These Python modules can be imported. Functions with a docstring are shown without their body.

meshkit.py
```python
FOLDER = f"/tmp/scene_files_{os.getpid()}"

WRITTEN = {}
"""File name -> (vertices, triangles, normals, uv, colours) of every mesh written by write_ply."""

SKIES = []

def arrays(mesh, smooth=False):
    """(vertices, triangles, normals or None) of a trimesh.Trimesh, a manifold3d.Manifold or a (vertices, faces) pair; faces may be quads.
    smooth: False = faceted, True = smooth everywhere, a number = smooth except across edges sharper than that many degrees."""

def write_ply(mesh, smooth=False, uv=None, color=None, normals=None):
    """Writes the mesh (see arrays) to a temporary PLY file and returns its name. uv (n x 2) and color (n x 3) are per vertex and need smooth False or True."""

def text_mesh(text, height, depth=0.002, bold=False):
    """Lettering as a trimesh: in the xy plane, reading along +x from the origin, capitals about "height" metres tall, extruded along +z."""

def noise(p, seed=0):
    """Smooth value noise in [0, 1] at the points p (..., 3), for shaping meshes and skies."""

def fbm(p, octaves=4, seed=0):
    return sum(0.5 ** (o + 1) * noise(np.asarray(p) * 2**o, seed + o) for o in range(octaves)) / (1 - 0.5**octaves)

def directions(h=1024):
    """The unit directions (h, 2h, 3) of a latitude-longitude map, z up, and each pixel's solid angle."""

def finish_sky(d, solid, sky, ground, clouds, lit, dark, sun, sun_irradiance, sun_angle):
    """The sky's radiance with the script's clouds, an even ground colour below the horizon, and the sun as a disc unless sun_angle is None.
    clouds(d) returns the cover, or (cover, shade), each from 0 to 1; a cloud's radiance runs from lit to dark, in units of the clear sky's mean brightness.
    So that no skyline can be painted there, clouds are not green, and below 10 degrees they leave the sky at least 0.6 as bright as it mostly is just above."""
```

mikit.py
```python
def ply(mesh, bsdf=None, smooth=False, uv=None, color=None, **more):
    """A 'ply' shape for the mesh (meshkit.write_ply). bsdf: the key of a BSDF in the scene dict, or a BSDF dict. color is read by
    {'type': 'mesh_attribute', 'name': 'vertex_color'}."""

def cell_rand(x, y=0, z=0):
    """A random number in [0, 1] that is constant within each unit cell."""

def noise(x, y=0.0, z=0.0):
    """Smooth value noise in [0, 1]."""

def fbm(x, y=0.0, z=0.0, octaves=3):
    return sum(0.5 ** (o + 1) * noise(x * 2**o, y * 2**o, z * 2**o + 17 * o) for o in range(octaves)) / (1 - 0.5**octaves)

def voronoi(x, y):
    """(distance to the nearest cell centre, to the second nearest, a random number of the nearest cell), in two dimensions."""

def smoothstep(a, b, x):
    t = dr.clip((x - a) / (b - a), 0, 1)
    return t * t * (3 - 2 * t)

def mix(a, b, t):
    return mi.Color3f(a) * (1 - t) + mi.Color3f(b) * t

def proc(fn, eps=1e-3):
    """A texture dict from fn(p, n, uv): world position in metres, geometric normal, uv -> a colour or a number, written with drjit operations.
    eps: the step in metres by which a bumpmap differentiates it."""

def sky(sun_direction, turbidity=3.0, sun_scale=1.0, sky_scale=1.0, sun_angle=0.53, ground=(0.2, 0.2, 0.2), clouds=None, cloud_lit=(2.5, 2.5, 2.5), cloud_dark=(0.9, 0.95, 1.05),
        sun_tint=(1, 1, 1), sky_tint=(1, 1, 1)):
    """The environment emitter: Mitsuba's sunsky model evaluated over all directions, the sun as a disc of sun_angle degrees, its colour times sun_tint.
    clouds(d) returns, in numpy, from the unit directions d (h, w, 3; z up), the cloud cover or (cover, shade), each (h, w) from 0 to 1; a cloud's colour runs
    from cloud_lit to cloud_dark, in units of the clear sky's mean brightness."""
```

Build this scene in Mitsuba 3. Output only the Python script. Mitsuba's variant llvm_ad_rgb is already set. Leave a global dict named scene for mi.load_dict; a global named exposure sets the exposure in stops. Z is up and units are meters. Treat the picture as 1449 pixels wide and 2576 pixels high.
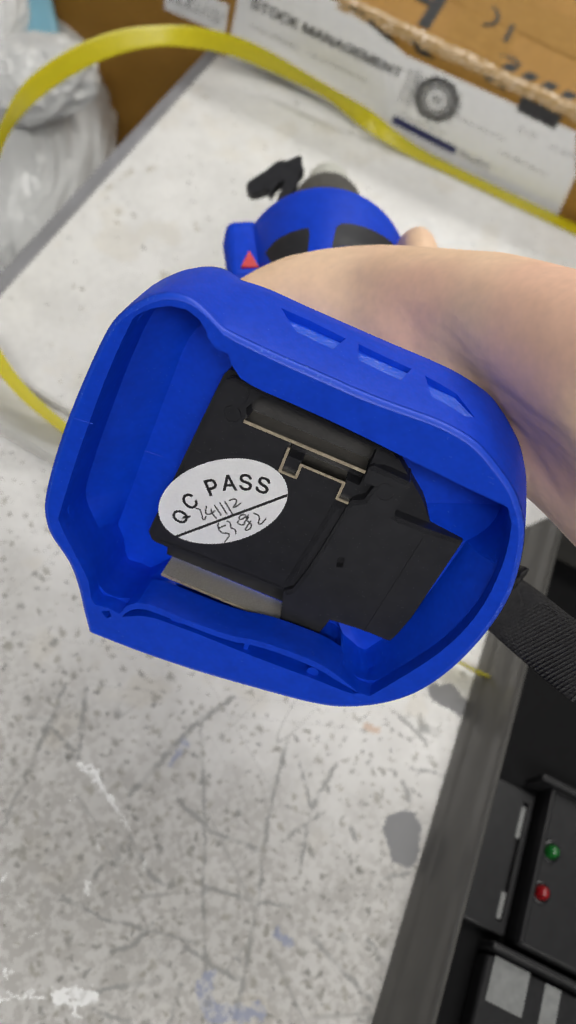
import math, random
import numpy as np, trimesh, mitsuba as mi, drjit as dr
import manifold3d as m3
from shapely.geometry import Polygon, LineString, box as sbox
from shapely import affinity
import meshkit, mikit
from mikit import proc, noise, fbm, voronoi, cell_rand, smoothstep, mix

T4 = mi.ScalarTransform4f
random.seed(7); RNG = np.random.default_rng(7)
scene, labels = {}, {}
MM = .001

# ------------------------------------------------------------------ camera and light
PITCH, ROLL = math.radians(58.4), math.radians(25.5)
EYE = np.array([0, 0, .32])
_v = np.array([0, math.sin(PITCH), math.cos(PITCH)]); FWD = np.array([0, math.cos(PITCH), -math.sin(PITCH)])
RIGHT = np.array([math.cos(ROLL), 0, 0]) + math.sin(ROLL) * _v
DOWN = np.array([math.sin(ROLL), 0, 0]) - math.cos(ROLL) * _v
scene['camera'] = dict(type='thinlens', fov=2 * math.degrees(math.atan(724.5 / 1935)), fov_axis='x', near_clip=.01, far_clip=20.,
    aperture_radius=.00125, focus_distance=.186,
    to_world=T4().look_at(origin=EYE.tolist(), target=(EYE + FWD).tolist(), up=(-DOWN).tolist()))
exposure = 0.27
def lamp(key, cx, cy, z, lx, ly, rad, label):
    m = trimesh.creation.box((lx, ly, .004)); m.apply_translation((cx, cy, z))
    scene[key] = mikit.ply(m, 'lamp_white', emitter=dict(type='area', radiance=dict(type='rgb', value=rad)))
    labels[key] = dict(label=label, category='ceiling lamp')
scene['lamp_white'] = dict(type='diffuse', reflectance=dict(type='rgb', value=[.8, .8, .8]))
lamp('ceiling_lamp', .15, .80, 1.30, 1.1, .30, [5.2, 5.1, 4.9], 'long white ceiling light panel above the back of the table')
lamp('ceiling_lamp_001', .22, -.74, 1.34, 1.2, .34, [11.5, 11.3, 10.8], 'long white ceiling light panel above the front of the table')
lamp('ceiling_lamp_002', .15, 2.0, 1.62, 1.6, .40, [11.5, 11.3, 10.8], 'unseen white light panel added far behind the carton for glints')  # added lamp out of view, brightens the back and gives glossy glints
scene['room_light'] = dict(type='constant', radiance=dict(type='rgb', value=[.13, .13, .13]))

# measured outlines, millimetres (foot frame, table frame or world)
D = {
 'seams': [[[-55.1,-1.17,-1.0],[-53.78,-0.68,-0.1],[-49.21,-0.1,0.02]],[[-52.66,-8.94,-15.4],[-42.37,-14.23,-23.9],[-28.69,-12.93,-23.95]],[[45.39,-15.8,-14.0],[51.97,-14.06,-10.6],[52.86,-12.4,-5.0],[52.55,-10.37,-0.0],[55.55,-10.91,-0.9]]],
 'creases': [[[[10.6,154.8,172.8],[18.3,150.3,178.4],[25.7,145.5,182.5]],-0.45,0.7],[[[11.0,156.4,176.3],[19.3,149.8,181.6],[26.3,143.8,185.5]],-0.35,0.6],[[[13.5,155.7,182.0],[21.0,148.1,186.3],[28.0,141.8,187.7]],-0.35,0.7],[[[15.7,154.4,186.8],[22.4,146.4,190.1],[29.6,139.6,190.0]],-0.3,0.8],[[[24.4,146.7,177.4],[30.0,141.0,186.4],[37.1,133.5,191.3],[47.6,122.9,198.0]],-1.3,2.0],[[[28.6,144.2,177.0],[41.0,135.8,182.9],[54.0,123.0,191.3]],0.9,1.8],[[[34.7,142.2,176.0],[43.8,137.2,174.9],[53.0,132.9,168.1]],-0.8,1.6],[[[35.3,138.1,184.7],[47.3,132.0,182.7],[60.6,125.4,177.0]],0.5,1.8],[[[-23.5,167.0,150.8],[-19.7,171.7,158.9],[-19.1,177.7,162.4]],-0.25,0.9],[[[-5.8,164.3,164.3],[-4.7,167.2,168.8],[-4.5,172.5,173.6]],-0.2,0.9]],
 'shelf': [[47.0,21.9],[48.61,14.46],[47.7,2.28],[46.54,-10.51],[44.76,-23.46],[41.03,-35.43],[36.03,-45.6],[13.51,-48.61],[-10.11,-49.12],[-33.78,-49.64],[-44.49,-30.37],[-42.99,5.99],[-35.76,26.72],[-15.93,32.11],[13.89,30.93],[39.56,26.68]],
 'bag': [[-326.7,489.8,-94.9],[-293.1,450.4,-36.9],[-328.8,470.1,-24.8],[-321.0,497.9,-19.4]],
 'strap_w': [[0.48,-0.88,0.517,27],[0.45,-0.89,0.515,33],[0.34,-0.94,0.5,44],[0.16,-0.99,0.48,50],[-0.04,-1.0,0.46,55],[-0.23,-0.97,0.445,54],[-0.43,-0.9,0.435,50],[-0.59,-0.8,0.425,44],[-0.76,-0.65,0.415,34],[-0.91,-0.41,0.41,22],[-0.96,-0.27,0.4,14],[-0.99,-0.1,0.385,20],[-0.97,0.23,0.37,30],[-0.84,0.54,0.353,33],[-0.74,0.68,0.352,32],[-0.65,0.76,0.353,30],[-0.62,0.78,0.357,28]],
 'rim': [[-46.33,31.3],[-43.83,33.95],[-39.89,36.19],[-35.47,36.66],[-31.36,35.22],[-28.64,33.9],[-26.79,33.02],[-19.45,32.6],[-11.96,32.33],[-2.69,32.25],[6.65,32.01],[15.72,32.42],[22.89,32.87],[28.62,32.49],[33.76,31.43],[39.33,28.51],[43.48,26.1],[46.17,24.0],[49.65,20.28],[52.35,16.08],[54.83,9.33],[56.88,0.85],[57.11,-7.11],[56.04,-17.44],[53.52,-27.68],[49.18,-37.19],[42.42,-44.63],[34.46,-49.98],[26.33,-52.55],[12.15,-54.64],[-4.43,-56.93],[-21.36,-58.6],[-35.45,-59.03],[-38.22,-53.74],[-40.95,-47.5],[-44.54,-41.23],[-48.1,-37.76],[-52.11,-34.59],[-54.59,-30.14],[-55.7,-25.4],[-55.64,-15.7],[-55.06,-4.23],[-53.94,6.32],[-52.46,16.5],[-51.23,23.16],[-49.5,27.43]],
 'inner': [[-46.28,27.66],[-44.92,29.51],[-42.67,31.45],[-39.07,33.39],[-35.55,33.94],[-32.53,33.1],[-30.32,31.36],[-29.31,29.93],[-26.84,28.35],[-24.19,28.53],[-23.01,26.65],[-19.9,24.42],[-16.35,23.72],[-4.94,23.59],[6.59,23.2],[18.33,22.38],[30.12,21.56],[45.55,20.82],[48.18,17.39],[49.96,12.66],[51.39,6.45],[52.31,-2.09],[51.95,-9.15],[50.89,-15.52],[48.35,-23.56],[43.94,-32.88],[39.17,-42.28],[35.94,-42.6],[29.33,-40.11],[23.52,-38.67],[14.43,-39.0],[6.55,-39.67],[-0.52,-41.85],[-12.32,-42.45],[-22.41,-42.43],[-26.05,-43.47],[-28.43,-45.92],[-29.59,-49.29],[-32.88,-48.9],[-36.36,-49.57],[-37.98,-48.05],[-39.99,-42.96],[-44.22,-37.8],[-48.58,-33.13],[-51.61,-28.84],[-51.36,-20.73],[-50.89,-11.23],[-49.99,0.19],[-48.97,11.04],[-47.69,20.46]],
 'floor': [[-38.68,22.24],[-39.69,7.46],[-40.96,-14.0],[-41.74,-30.85],[-43.58,-51.59],[-39.52,-58.61],[-22.98,-62.65],[2.22,-60.72],[24.32,-57.91],[32.99,-54.06],[41.07,-43.38],[47.12,-29.52],[50.15,-17.96],[51.41,-4.15],[52.39,9.0],[50.15,17.99],[38.19,22.49],[4.42,26.58],[-23.75,28.49],[-33.29,28.69]],
 'slot': [[-28.77,-49.85],[-27.62,-47.3],[-25.56,-45.28],[-21.9,-44.22],[-11.81,-44.12],[-0.2,-43.51],[6.94,-41.43],[15.04,-40.65],[24.26,-40.55],[29.44,-41.78],[36.55,-42.7],[34.31,-44.08],[25.29,-44.04],[14.31,-44.77],[3.16,-45.13],[-8.08,-45.26],[-14.73,-45.65],[-22.49,-46.18]],
 'hole': [[-34.45,-50.82],[-32.36,-49.6],[-31.39,-51.2],[-32.48,-52.33]],
 'pegs': [[-14.92,-46.13],[23.25,-43.97]],
 'rib': [[4.53,-45.31]],
 'blockA': [[-25.51,16.04],[-25.0,17.34],[-23.11,17.94],[-20.31,17.43],[12.78,15.95],[18.77,15.48],[20.93,14.18],[15.66,9.19],[15.77,4.86],[15.15,-0.17],[14.46,-2.22],[12.57,-21.39],[10.38,-32.45],[8.58,-33.65],[-9.44,-34.92],[-26.55,-35.15],[-30.02,-35.05],[-31.15,-33.55]],
 'blockB': [[15.11,10.55],[16.0,11.42],[25.59,11.11],[26.12,10.19],[26.6,7.94],[25.64,2.2],[25.95,1.25],[27.42,1.09],[35.7,1.37],[44.13,1.98],[41.48,-34.18],[32.43,-34.1],[22.95,-35.26],[21.21,-44.13],[11.28,-45.46],[11.1,-43.32],[8.21,-32.54],[10.2,-30.69],[10.88,-27.86],[12.4,-19.91],[14.27,-1.01],[14.67,0.64],[16.11,1.08],[17.47,2.2],[17.87,4.55],[18.34,6.44],[16.27,6.3],[15.27,6.66]],
 'ridge': [[14.56,-20.71],[15.41,-24.62],[14.31,-30.72],[12.96,-36.38],[11.31,-40.85],[8.42,-33.0],[10.19,-30.56],[12.61,-20.35]],
 'panel': [[34.69,-1.11],[32.43,-34.1]],
 'slit': [[18.23,-18.62],[17.54,-15.52],[19.22,-14.95],[19.82,-18.09]],
 'boss': [[21.07,6.53]],
 'pin': [[27.98,-16.84],[17.89,-42.0],[-21.23,8.98]],
 'under': [[14.71,6.89],[20.73,14.36],[30.9,6.61],[37.42,-0.85],[44.55,-1.87],[22.69,-15.88]],
 'bladeL': [[-22.79,-42.83],[-20.22,-44.25],[-5.02,-43.05],[10.54,-42.07]],
 'bladeU': [[-18.17,9.26],[-16.91,8.36],[-1.76,8.13],[14.66,8.48]],
 'con1': [[-4.93,-0.44],[-0.35,-0.23]],
 'con2': [[-1.2,3.77],[9.01,3.76]],
 'con3': [[11.28,-1.08],[14.02,-1.13]],
 'sticker': [[-30.67,-26.75],[-31.11,-25.77],[-31.42,-24.72],[-31.61,-23.59],[-31.68,-22.41],[-31.62,-21.18],[-31.44,-19.9],[-31.15,-18.6],[-30.73,-17.28],[-30.21,-15.94],[-29.58,-14.62],[-28.85,-13.3],[-28.02,-12.0],[-27.11,-10.73],[-26.12,-9.51],[-25.05,-8.33],[-23.93,-7.21],[-22.75,-6.15],[-21.52,-5.17],[-20.25,-4.26],[-18.96,-3.44],[-17.65,-2.71],[-16.32,-2.06],[-15.0,-1.52],[-13.69,-1.08],[-12.4,-0.74],[-11.13,-0.51],[-9.9,-0.39],[-8.71,-0.37],[-7.57,-0.46],[-6.49,-0.66],[-5.48,-0.96],[-4.55,-1.37],[-3.69,-1.88],[-2.92,-2.49],[-2.25,-3.2],[-1.67,-4.0],[-1.2,-4.88],[-0.83,-5.84],[-0.57,-6.87],[-0.42,-7.97],[-0.39,-9.13],[-0.48,-10.35],[-0.68,-11.6],[-0.99,-12.89],[-1.42,-14.2],[-1.97,-15.53],[-2.62,-16.86],[-3.38,-18.19],[-4.23,-19.5],[-5.18,-20.78],[-6.22,-22.03],[-7.34,-23.23],[-8.53,-24.37],[-9.78,-25.45],[-11.09,-26.45],[-12.44,-27.37],[-13.82,-28.19],[-15.22,-28.91],[-16.63,-29.53],[-18.03,-30.03],[-19.42,-30.42],[-20.79,-30.69],[-22.11,-30.83],[-23.39,-30.85],[-24.61,-30.75],[-25.75,-30.52],[-26.82,-30.17],[-27.8,-29.7],[-28.68,-29.12],[-29.45,-28.43],[-30.12,-27.64]],
 'sline': [[-24.88,-31.34],[-0.67,-5.95]],
 'letter_Q': [-23.15,-24.63,86.97,3.98],
 'letter_C': [-22.28,-20.03,58.84,4.13],
 'letter_P': [-18.33,-14.06,40.99,4.37],
 'letter_A': [-15.09,-11.23,26.22,4.21],
 'letter_S': [-11.29,-9.37,18.94,4.35],
 'letter_S2': [-7.37,-8.36,4.29,4.42],
 'hand_ink': [[[-21.81,-20.19],[-20.93,-20.02],[-20.34,-20.54],[-19.79,-21.4],[-19.1,-22.69],[-18.62,-22.4],[-18.69,-21.46]],[[-19.41,-18.41],[-19.28,-19.88],[-18.8,-20.67],[-17.74,-20.27],[-17.07,-18.83]],[[-18.03,-18.65],[-17.58,-19.71],[-15.94,-20.59]],[[-17.44,-17.25],[-15.0,-19.12]],[[-16.39,-15.9],[-13.63,-18.15]],[[-15.29,-14.98],[-12.3,-17.51]],[[-14.28,-14.09],[-13.37,-13.04],[-12.44,-13.16],[-12.41,-14.24],[-12.82,-15.69],[-12.09,-15.19],[-11.26,-13.54]],[[-14.92,-21.82],[-14.79,-22.9],[-13.28,-24.39],[-10.79,-23.12],[-11.53,-26.42]],[[-14.46,-23.23],[-12.94,-21.52]],[[-12.97,-20.14],[-11.88,-20.2],[-11.49,-21.63],[-10.54,-21.5],[-9.86,-21.82],[-9.53,-22.81]],[[-8.94,-16.23],[-10.19,-16.67],[-10.3,-18.16],[-9.56,-18.12],[-8.6,-16.39],[-7.86,-16.51],[-8.57,-18.13],[-8.31,-19.29],[-9.74,-19.66],[-10.37,-19.31],[-10.07,-18.69]],[[-8.27,-15.91],[-8.47,-17.6],[-7.27,-17.82],[-6.38,-18.36],[-6.55,-19.9],[-7.67,-20.76],[-7.56,-19.42],[-7.12,-17.43]],[[-7.04,-14.84],[-5.99,-14.66],[-5.17,-15.38],[-5.03,-17.39],[-4.19,-16.99],[-3.66,-14.91]]],
 'scratch': [[[[-51.2,76.4],[-46.6,37.7],[-44.7,18.7]],0.65],[[[-43.3,78.4],[-32.3,53.2]],0.93],[[[-7.6,49.7],[-2.5,68.5],[4.4,87.6],[12.7,101.7]],1.02],[[[5.4,85.4],[22.6,52.7],[31.7,32.3],[45.5,4.7]],0.56],[[[40.5,97.3],[42.2,82.2],[46.2,59.9],[51.7,40.7],[57.2,14.7],[60.6,-3.6]],0.65],[[[12.2,54.5],[26.2,50.4],[48.8,51.6]],0.93],[[[33.3,31.5],[51.0,34.6],[64.5,38.0]],0.65],[[[-14.0,8.8],[3.0,8.3],[20.7,10.8],[38.1,14.4]],0.56],[[[34.0,11.4],[48.5,9.2],[58.1,9.1]],0.93],[[[10.6,-0.0],[17.2,5.3],[20.2,13.3]],0.84],[[[11.3,-12.6],[19.3,-7.6],[30.3,-1.9]],0.65],[[[13.2,-17.4],[26.1,-16.1]],0.65],[[[-0.7,36.3],[9.8,28.9],[17.7,26.4]],0.74],[[[37.7,0.4],[39.1,-11.8]],0.56],[[[-57.7,59.0],[-51.9,60.9],[-35.9,55.7]],0.65],[[[-6.2,19.2],[-4.8,25.6]],0.74],[[[-1.5,25.5],[-2.7,32.4]],0.74],[[[-0.7,33.3],[2.2,29.3]],0.74],[[[49.7,88.2],[60.6,74.3],[63.5,95.4]],0.84],[[[55.4,60.7],[64.9,74.6]],0.74],[[[60.4,72.6],[64.4,49.1]],0.74],[[[94.9,107.1],[109.7,111.1]],0.65],[[[93.4,100.1],[97.7,95.1]],1.16],[[[97.4,39.9],[105.9,34.8]],0.93],[[[75.2,32.3],[86.8,27.9],[98.0,24.2],[106.5,20.8]],0.84],[[[103.4,15.7],[105.7,16.2]],2.33],[[[83.0,126.7],[98.4,120.6]],0.93],[[[94.9,125.6],[100.3,127.2]],2.33],[[[96.8,62.0],[105.4,68.0]],0.65],[[[87.7,36.7],[89.3,35.9]],1.16],[[[77.5,74.4],[80.9,71.0]],0.93]],
 'blob': [[[[96.1,81.7],[101.6,74.3]],5.58],[[[100.0,85.1],[102.3,77.8]],5.58],[[[96.3,143.9],[104.1,144.6]],4.65],[[[100.4,146.9],[107.5,143.2]],4.65]],
 'blue': [[[[46.2,5.7],[46.5,-0.0],[51.2,-3.3],[60.7,-0.3],[67.8,3.1]],2.79],[[[2.3,76.8],[1.0,66.8]],1.58],[[[64.6,28.0],[69.3,26.4]],1.86]],
 'white': [[[[-30.1,51.7],[-21.1,49.3],[-13.8,45.3]],1.86],[[[-13.8,45.3],[-2.0,37.3]],1.02],[[[8.5,31.3],[9.8,29.3]],1.12],[[[-17.0,-25.8],[-4.2,-19.9]],1.3],[[[0.7,-18.0],[10.5,-13.9]],2.79],[[[6.8,-18.1],[8.8,-21.0]],1.67],[[[-9.9,28.9],[-9.6,28.3]],1.3],[[[-7.5,15.8],[-6.6,12.6]],1.67],[[[-27.1,40.0],[-26.6,39.8]],1.02],[[[-39.5,18.0],[-39.0,17.8]],1.02],[[[-35.3,4.8],[-34.4,7.2]],1.3],[[[-26.8,1.8],[-23.2,-0.1]],0.93],[[[-16.1,-5.6],[-14.9,-3.7]],0.93],[[[-18.4,-18.1],[-18.1,-18.3]],1.58],[[[-23.0,10.0],[-22.8,9.9]],0.65],[[[-15.3,10.4],[-15.2,10.3]],0.65],[[[-25.4,30.1],[-25.1,29.8]],0.74]],
 'smudge': [[[[-178.1,344.9],[-174.4,367.5]],1.86],[[[-159.3,324.2],[-163.9,332.8]],1.86],[[[-172.9,463.0],[-168.8,463.8]],1.67],[[[-120.6,302.6],[-114.8,295.9]],1.67],[[[-149.2,243.2],[-148.3,242.8]],1.02],[[[-131.0,210.5],[-129.1,208.2]],1.02],[[[-123.8,350.9],[-120.0,345.6]],1.12],[[[-166.8,373.5],[-164.7,379.8]],1.86],[[[-150.9,224.7],[-144.7,225.6]],1.02]],
 'orange': [[[[71.4,115.0],[75.0,115.8]],1.67]],
 'lever': [[-82.1,294.3,84.2],[-82.5,296.2,85.4],[-80.5,299.1,87.2],[-77.3,303.5,89.9],[-74.6,308.2,92.8],[-73.0,309.7,93.7],[-70.2,310.5,94.2],[-68.6,312.2,95.3],[-66.4,314.5,96.7],[-64.5,314.4,96.6],[-63.5,311.9,95.1],[-61.5,310.6,94.3],[-62.4,307.5,92.4],[-61.4,302.7,89.4],[-63.4,295.8,85.2],[-66.3,294.1,84.1],[-67.1,296.9,85.9],[-66.8,300.8,88.3],[-67.4,303.4,89.8],[-68.8,302.1,89.1],[-70.1,299.5,87.4],[-70.5,296.6,85.6],[-71.7,296.4,85.6],[-72.8,297.7,86.3],[-75.8,295.1,84.7],[-78.2,293.6,83.8],[-80.4,293.4,83.7]],
 'strap': [[-95.6,497.3,18.9],[-128.5,496.9,21.1],[-159.0,482.2,29.6],[-177.6,458.4,38.5],[-190.1,432.6,46.0],[-203.4,407.7,48.4],[-213.1,386.4,47.0],[-222.5,359.5,42.2],[-225.3,333.6,38.0],[-224.1,316.3,33.2],[-216.2,291.1,29.5],[-199.9,245.9,19.3],[-175.6,210.6,15.2],[-148.7,189.0,21.8],[-132.6,182.1,18.7],[-121.1,179.5,16.0],[-108.7,178.8,10.8]],
 'webbing': [[57.9,129.2,123.6],[67.8,125.1,124.6],[75.1,117.4,131.6],[82.7,109.8,138.7],[90.7,101.5,147.6]],
 'bulge': [[-65.8,234.9,109.9],[-61.3,238.8,110.0],[-63.0,225.7,111.3],[-53.3,207.0,116.2],[-43.0,212.8,117.5],[-55.0,232.6,110.9],[-69.7,255.3,89.6],[-57.5,253.8,88.7]],
 'red': [[-53.6,208.1,121.0],[-54.4,217.4,120.9],[-48.0,211.5,121.3]],
 'hand': {"E1":[59.3,134.9,209.3,21],"E2":[91.6,127.4,181.2,22],"W1":[26.3,167.4,182.3,17],"W2":[61.4,146.5,169.4,15.5],"N0":[31.6,158.7,166.4,4.5],"N1":[49.5,142.2,178.0,4.5],"N2":[70.4,121.3,190.3,5],"P2":[30.9,157.5,164.5,16],"T":[-6.0,186.9,153.2,16],"T2":[-21.9,182.8,147.1,14.5],"T3":[-31.5,177.5,143.9,12.5],"T4":[-40.8,170.1,137.0,10.5],"M1":[13.8,184.2,163.3,16],"M2":[0.7,172.0,148.8,16],"M3":[22.9,163.7,164.8,16],"P3":[10.0,168.6,161.9,15.5],"I0":[10.4,213.9,140.5,9],"I1":[-0.2,245.2,136.2,6.2],"I2":[-1.4,252.3,111.2,7]},
}

# ------------------------------------------------------------------ materials
def rgb(c): return dict(type='rgb', value=[float(x) for x in c])
def pr(key, col, rough=.5, spec=.5, metal=0., bump=None, bscale=1., **k):
    b = dict(type='principled', base_color=col if isinstance(col, dict) else rgb(col), roughness=rough, metallic=metal, **k)
    if not metal: b['specular'] = spec
    if bump is not None: b = {'type': 'bumpmap', 'arbitrary': proc(bump, eps=k.pop('eps', 1e-4)) , 'scale': bscale, 'bsdf': b}
    scene[key] = dict(type='twosided', bsdf=b)
BLUE = (.004, .036, .50)
def blue_fn(p, n, uv):
    a = fbm(p.x * 900, p.y * 900, p.z * 900, 2); s = noise(p.x * 260, p.y * 260, p.z * 260)
    return mix(mix((.0012, .038, .48), (.0022, .052, .60), a * .6 + s * .4), (.10, .19, .62), smoothstep(.90, .96, noise(p.x * 2100 + 7, p.y * 2100, p.z * 2100)) * .35)
def fine(p, n, uv): return fbm(p.x * 3500, p.y * 3500, p.z * 3500, 2)
pr('blue_plastic', proc(blue_fn), .42, .22, bump=fine, bscale=.00002)
pr('blue_inside', proc(blue_fn), .36, .25)
def worn_fn(p, n, uv):
    w = smoothstep(.58, .85, fbm(p.x * 1600, p.y * 1600, p.z * 1600, 3)) * smoothstep(.35, .6, noise(p.x * 90, p.y * 90, p.z * 90))
    return mix((.003, .055, .58), (.12, .24, .70), w * .8)
pr('blue_worn', proc(worn_fn), .45, .5, bump=fine, bscale=.00005)
pr('blue_textured', (.008, .075, .60), .30, .9, bump=lambda p, n, uv: noise(p.x * 2600, p.y * 2600, p.z * 2600), bscale=.00030)
def blk_fn(p, n, uv):
    s = smoothstep(.86, .92, noise(p.x * 1900, p.y * 1900, p.z * 1900)) * .015
    return mix((.014, .0145, .017), (.022, .022, .026), fbm(p.x * 300, p.y * 300, p.z * 300, 3)) + mi.Color3f(s)
pr('black_plastic', proc(blk_fn), .52, .22, bump=fine, bscale=.00002)
pr('black_matte', proc(blk_fn), .46, .35)
pr('black_gloss', (.012, .012, .014), .28, .5)
def metal_fn(p, n, uv):
    g = fbm(p.x * 900 + p.y * 4000, p.y * 700, p.z * 700 + p.x * 2500, 3)
    return mix((.55, .51, .43), (.80, .76, .67), g)
pr('nickel', proc(metal_fn), .40, metal=.55, bump=lambda p, n, uv: fbm(p.x * 5000, p.y * 900, p.z * 900, 2), bscale=.00003)
pr('nickel_polished', proc(metal_fn), .16, metal=1., bump=lambda p, n, uv: fbm(p.x * 2600, p.y * 2600, p.z * 2600, 2), bscale=.00003)
pr('cut_bronze', proc(lambda p, n, uv: mix((.44, .36, .25), (.70, .60, .44), fbm(p.x * 900, p.y * 900, p.z * 900, 2))), .36, metal=.6)
pr('paper', proc(lambda p, n, uv: mix((.74, .74, .75), (.82, .82, .83), fbm(p.x * 1800, p.y * 1800, p.z * 1800, 3))), .55, .3)
pr('label_film', proc(lambda p, n, uv: mix((.72, .72, .73), (.80, .80, .81), fbm(p.x * 300, p.y * 300, p.z * 300, 3))), .22, .6, clearcoat=.8, clearcoat_gloss=.85)
pr('ink', (.012, .012, .013), .5, .3)
pr('grey_ink', (.10, .10, .105), .6, .2)
pr('navy_ink', (.035, .04, .13), .6, .2)
def card_fn(p, n, uv):
    a = fbm(p.x * 40, p.y * 40, p.z * 40, 3); b = fbm(p.x * 400, p.y * 60, p.z * 400, 2)
    return mix((.29, .145, .022), (.36, .185, .034), a * .6 + b * .4)
pr('cardboard', proc(card_fn), .62, .3)
pr('tape', proc(lambda p, n, uv: mix((.30, .155, .03), (.36, .2, .05), fbm(p.x * 200, p.y * 200, p.z * 200, 3))), .13, .8)
pr('tape_clear', (.40, .25, .09), .09, 1., clearcoat=1., clearcoat_gloss=.95)
pr('strap_yellow', (.52, .45, .008), .35, .5, bump=lambda p, n, uv: .5 + .5 * dr.sin(uv.x * 6.2832 * 1.0) * 0 + noise(uv.x * 900, uv.y * 10), bscale=.00004)
pr('bag_white', proc(lambda p, n, uv: mix((.66, .66, .65), (.74, .74, .73), fbm(p.x * 30, p.y * 30, p.z * 30, 3))), .25, .6)
pr('light_blue', (.22, .46, .58), .35, .5)
pr('bar_paint', proc(lambda p, n, uv: mix((.52, .51, .48), (.66, .65, .62), fbm(p.x * 60, p.y * 220, p.z * 200, 3))), .35, .5)
pr('trim_grey', proc(lambda p, n, uv: mix((.17, .17, .18), (.26, .26, .28), fbm(p.x * 120, p.y * 40, p.z * 100, 3))), .4, .5)
pr('case_grey', proc(lambda p, n, uv: mix((.062, .060, .056), (.088, .086, .080), fbm(p.x * 90, p.y * 70, p.z * 120, 3))), .34, .5)
pr('case_black', (.004, .004, .0045), .6, .1)
pr('charger_black', proc(lambda p, n, uv: mix((.009, .009, .010), (.016, .016, .017), fbm(p.x * 300, p.y * 300, p.z * 300, 3))), .40, .35)
pr('plate_grey', proc(lambda p, n, uv: mix((.13, .134, .134), (.21, .214, .21), fbm(p.x * 500, p.y * 500, p.z * 500, 3))), .45, .5)
pr('led_green', (.005, .10, .014), .15, .8)
pr('led_red', (.20, .003, .005), .15, .8)
pr('red_plastic', (.55, .01, .012), .4, .5)
pr('neck_grey', proc(lambda p, n, uv: mix((.05, .048, .044), (.075, .072, .065), fbm(p.x * 200, p.y * 200, p.z * 200, 2))), .55, .4)
pr('nozzle_white', (.50, .50, .45), .45, .5)
def skin_fn(p, n, uv):
    a = fbm(p.x * 60, p.y * 60, p.z * 60, 3); b = fbm(p.x * 500, p.y * 500, p.z * 500, 3)
    c = mix((.78, .52, .34), (.86, .62, .43), a)
    return mix(c, (.82, .48, .36), smoothstep(.40, .75, noise(p.x * 38 + 9, p.y * 38, p.z * 38)) * .6) * (.93 + .14 * b)
def skin_b(p, n, uv):
    l = noise(p.x * 1100 - p.y * 700, p.z * 260 + p.y * 200, p.x * 130)
    return .6 * l + .4 * fbm(p.x * 1400, p.y * 1400, p.z * 1400, 2)
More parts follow.
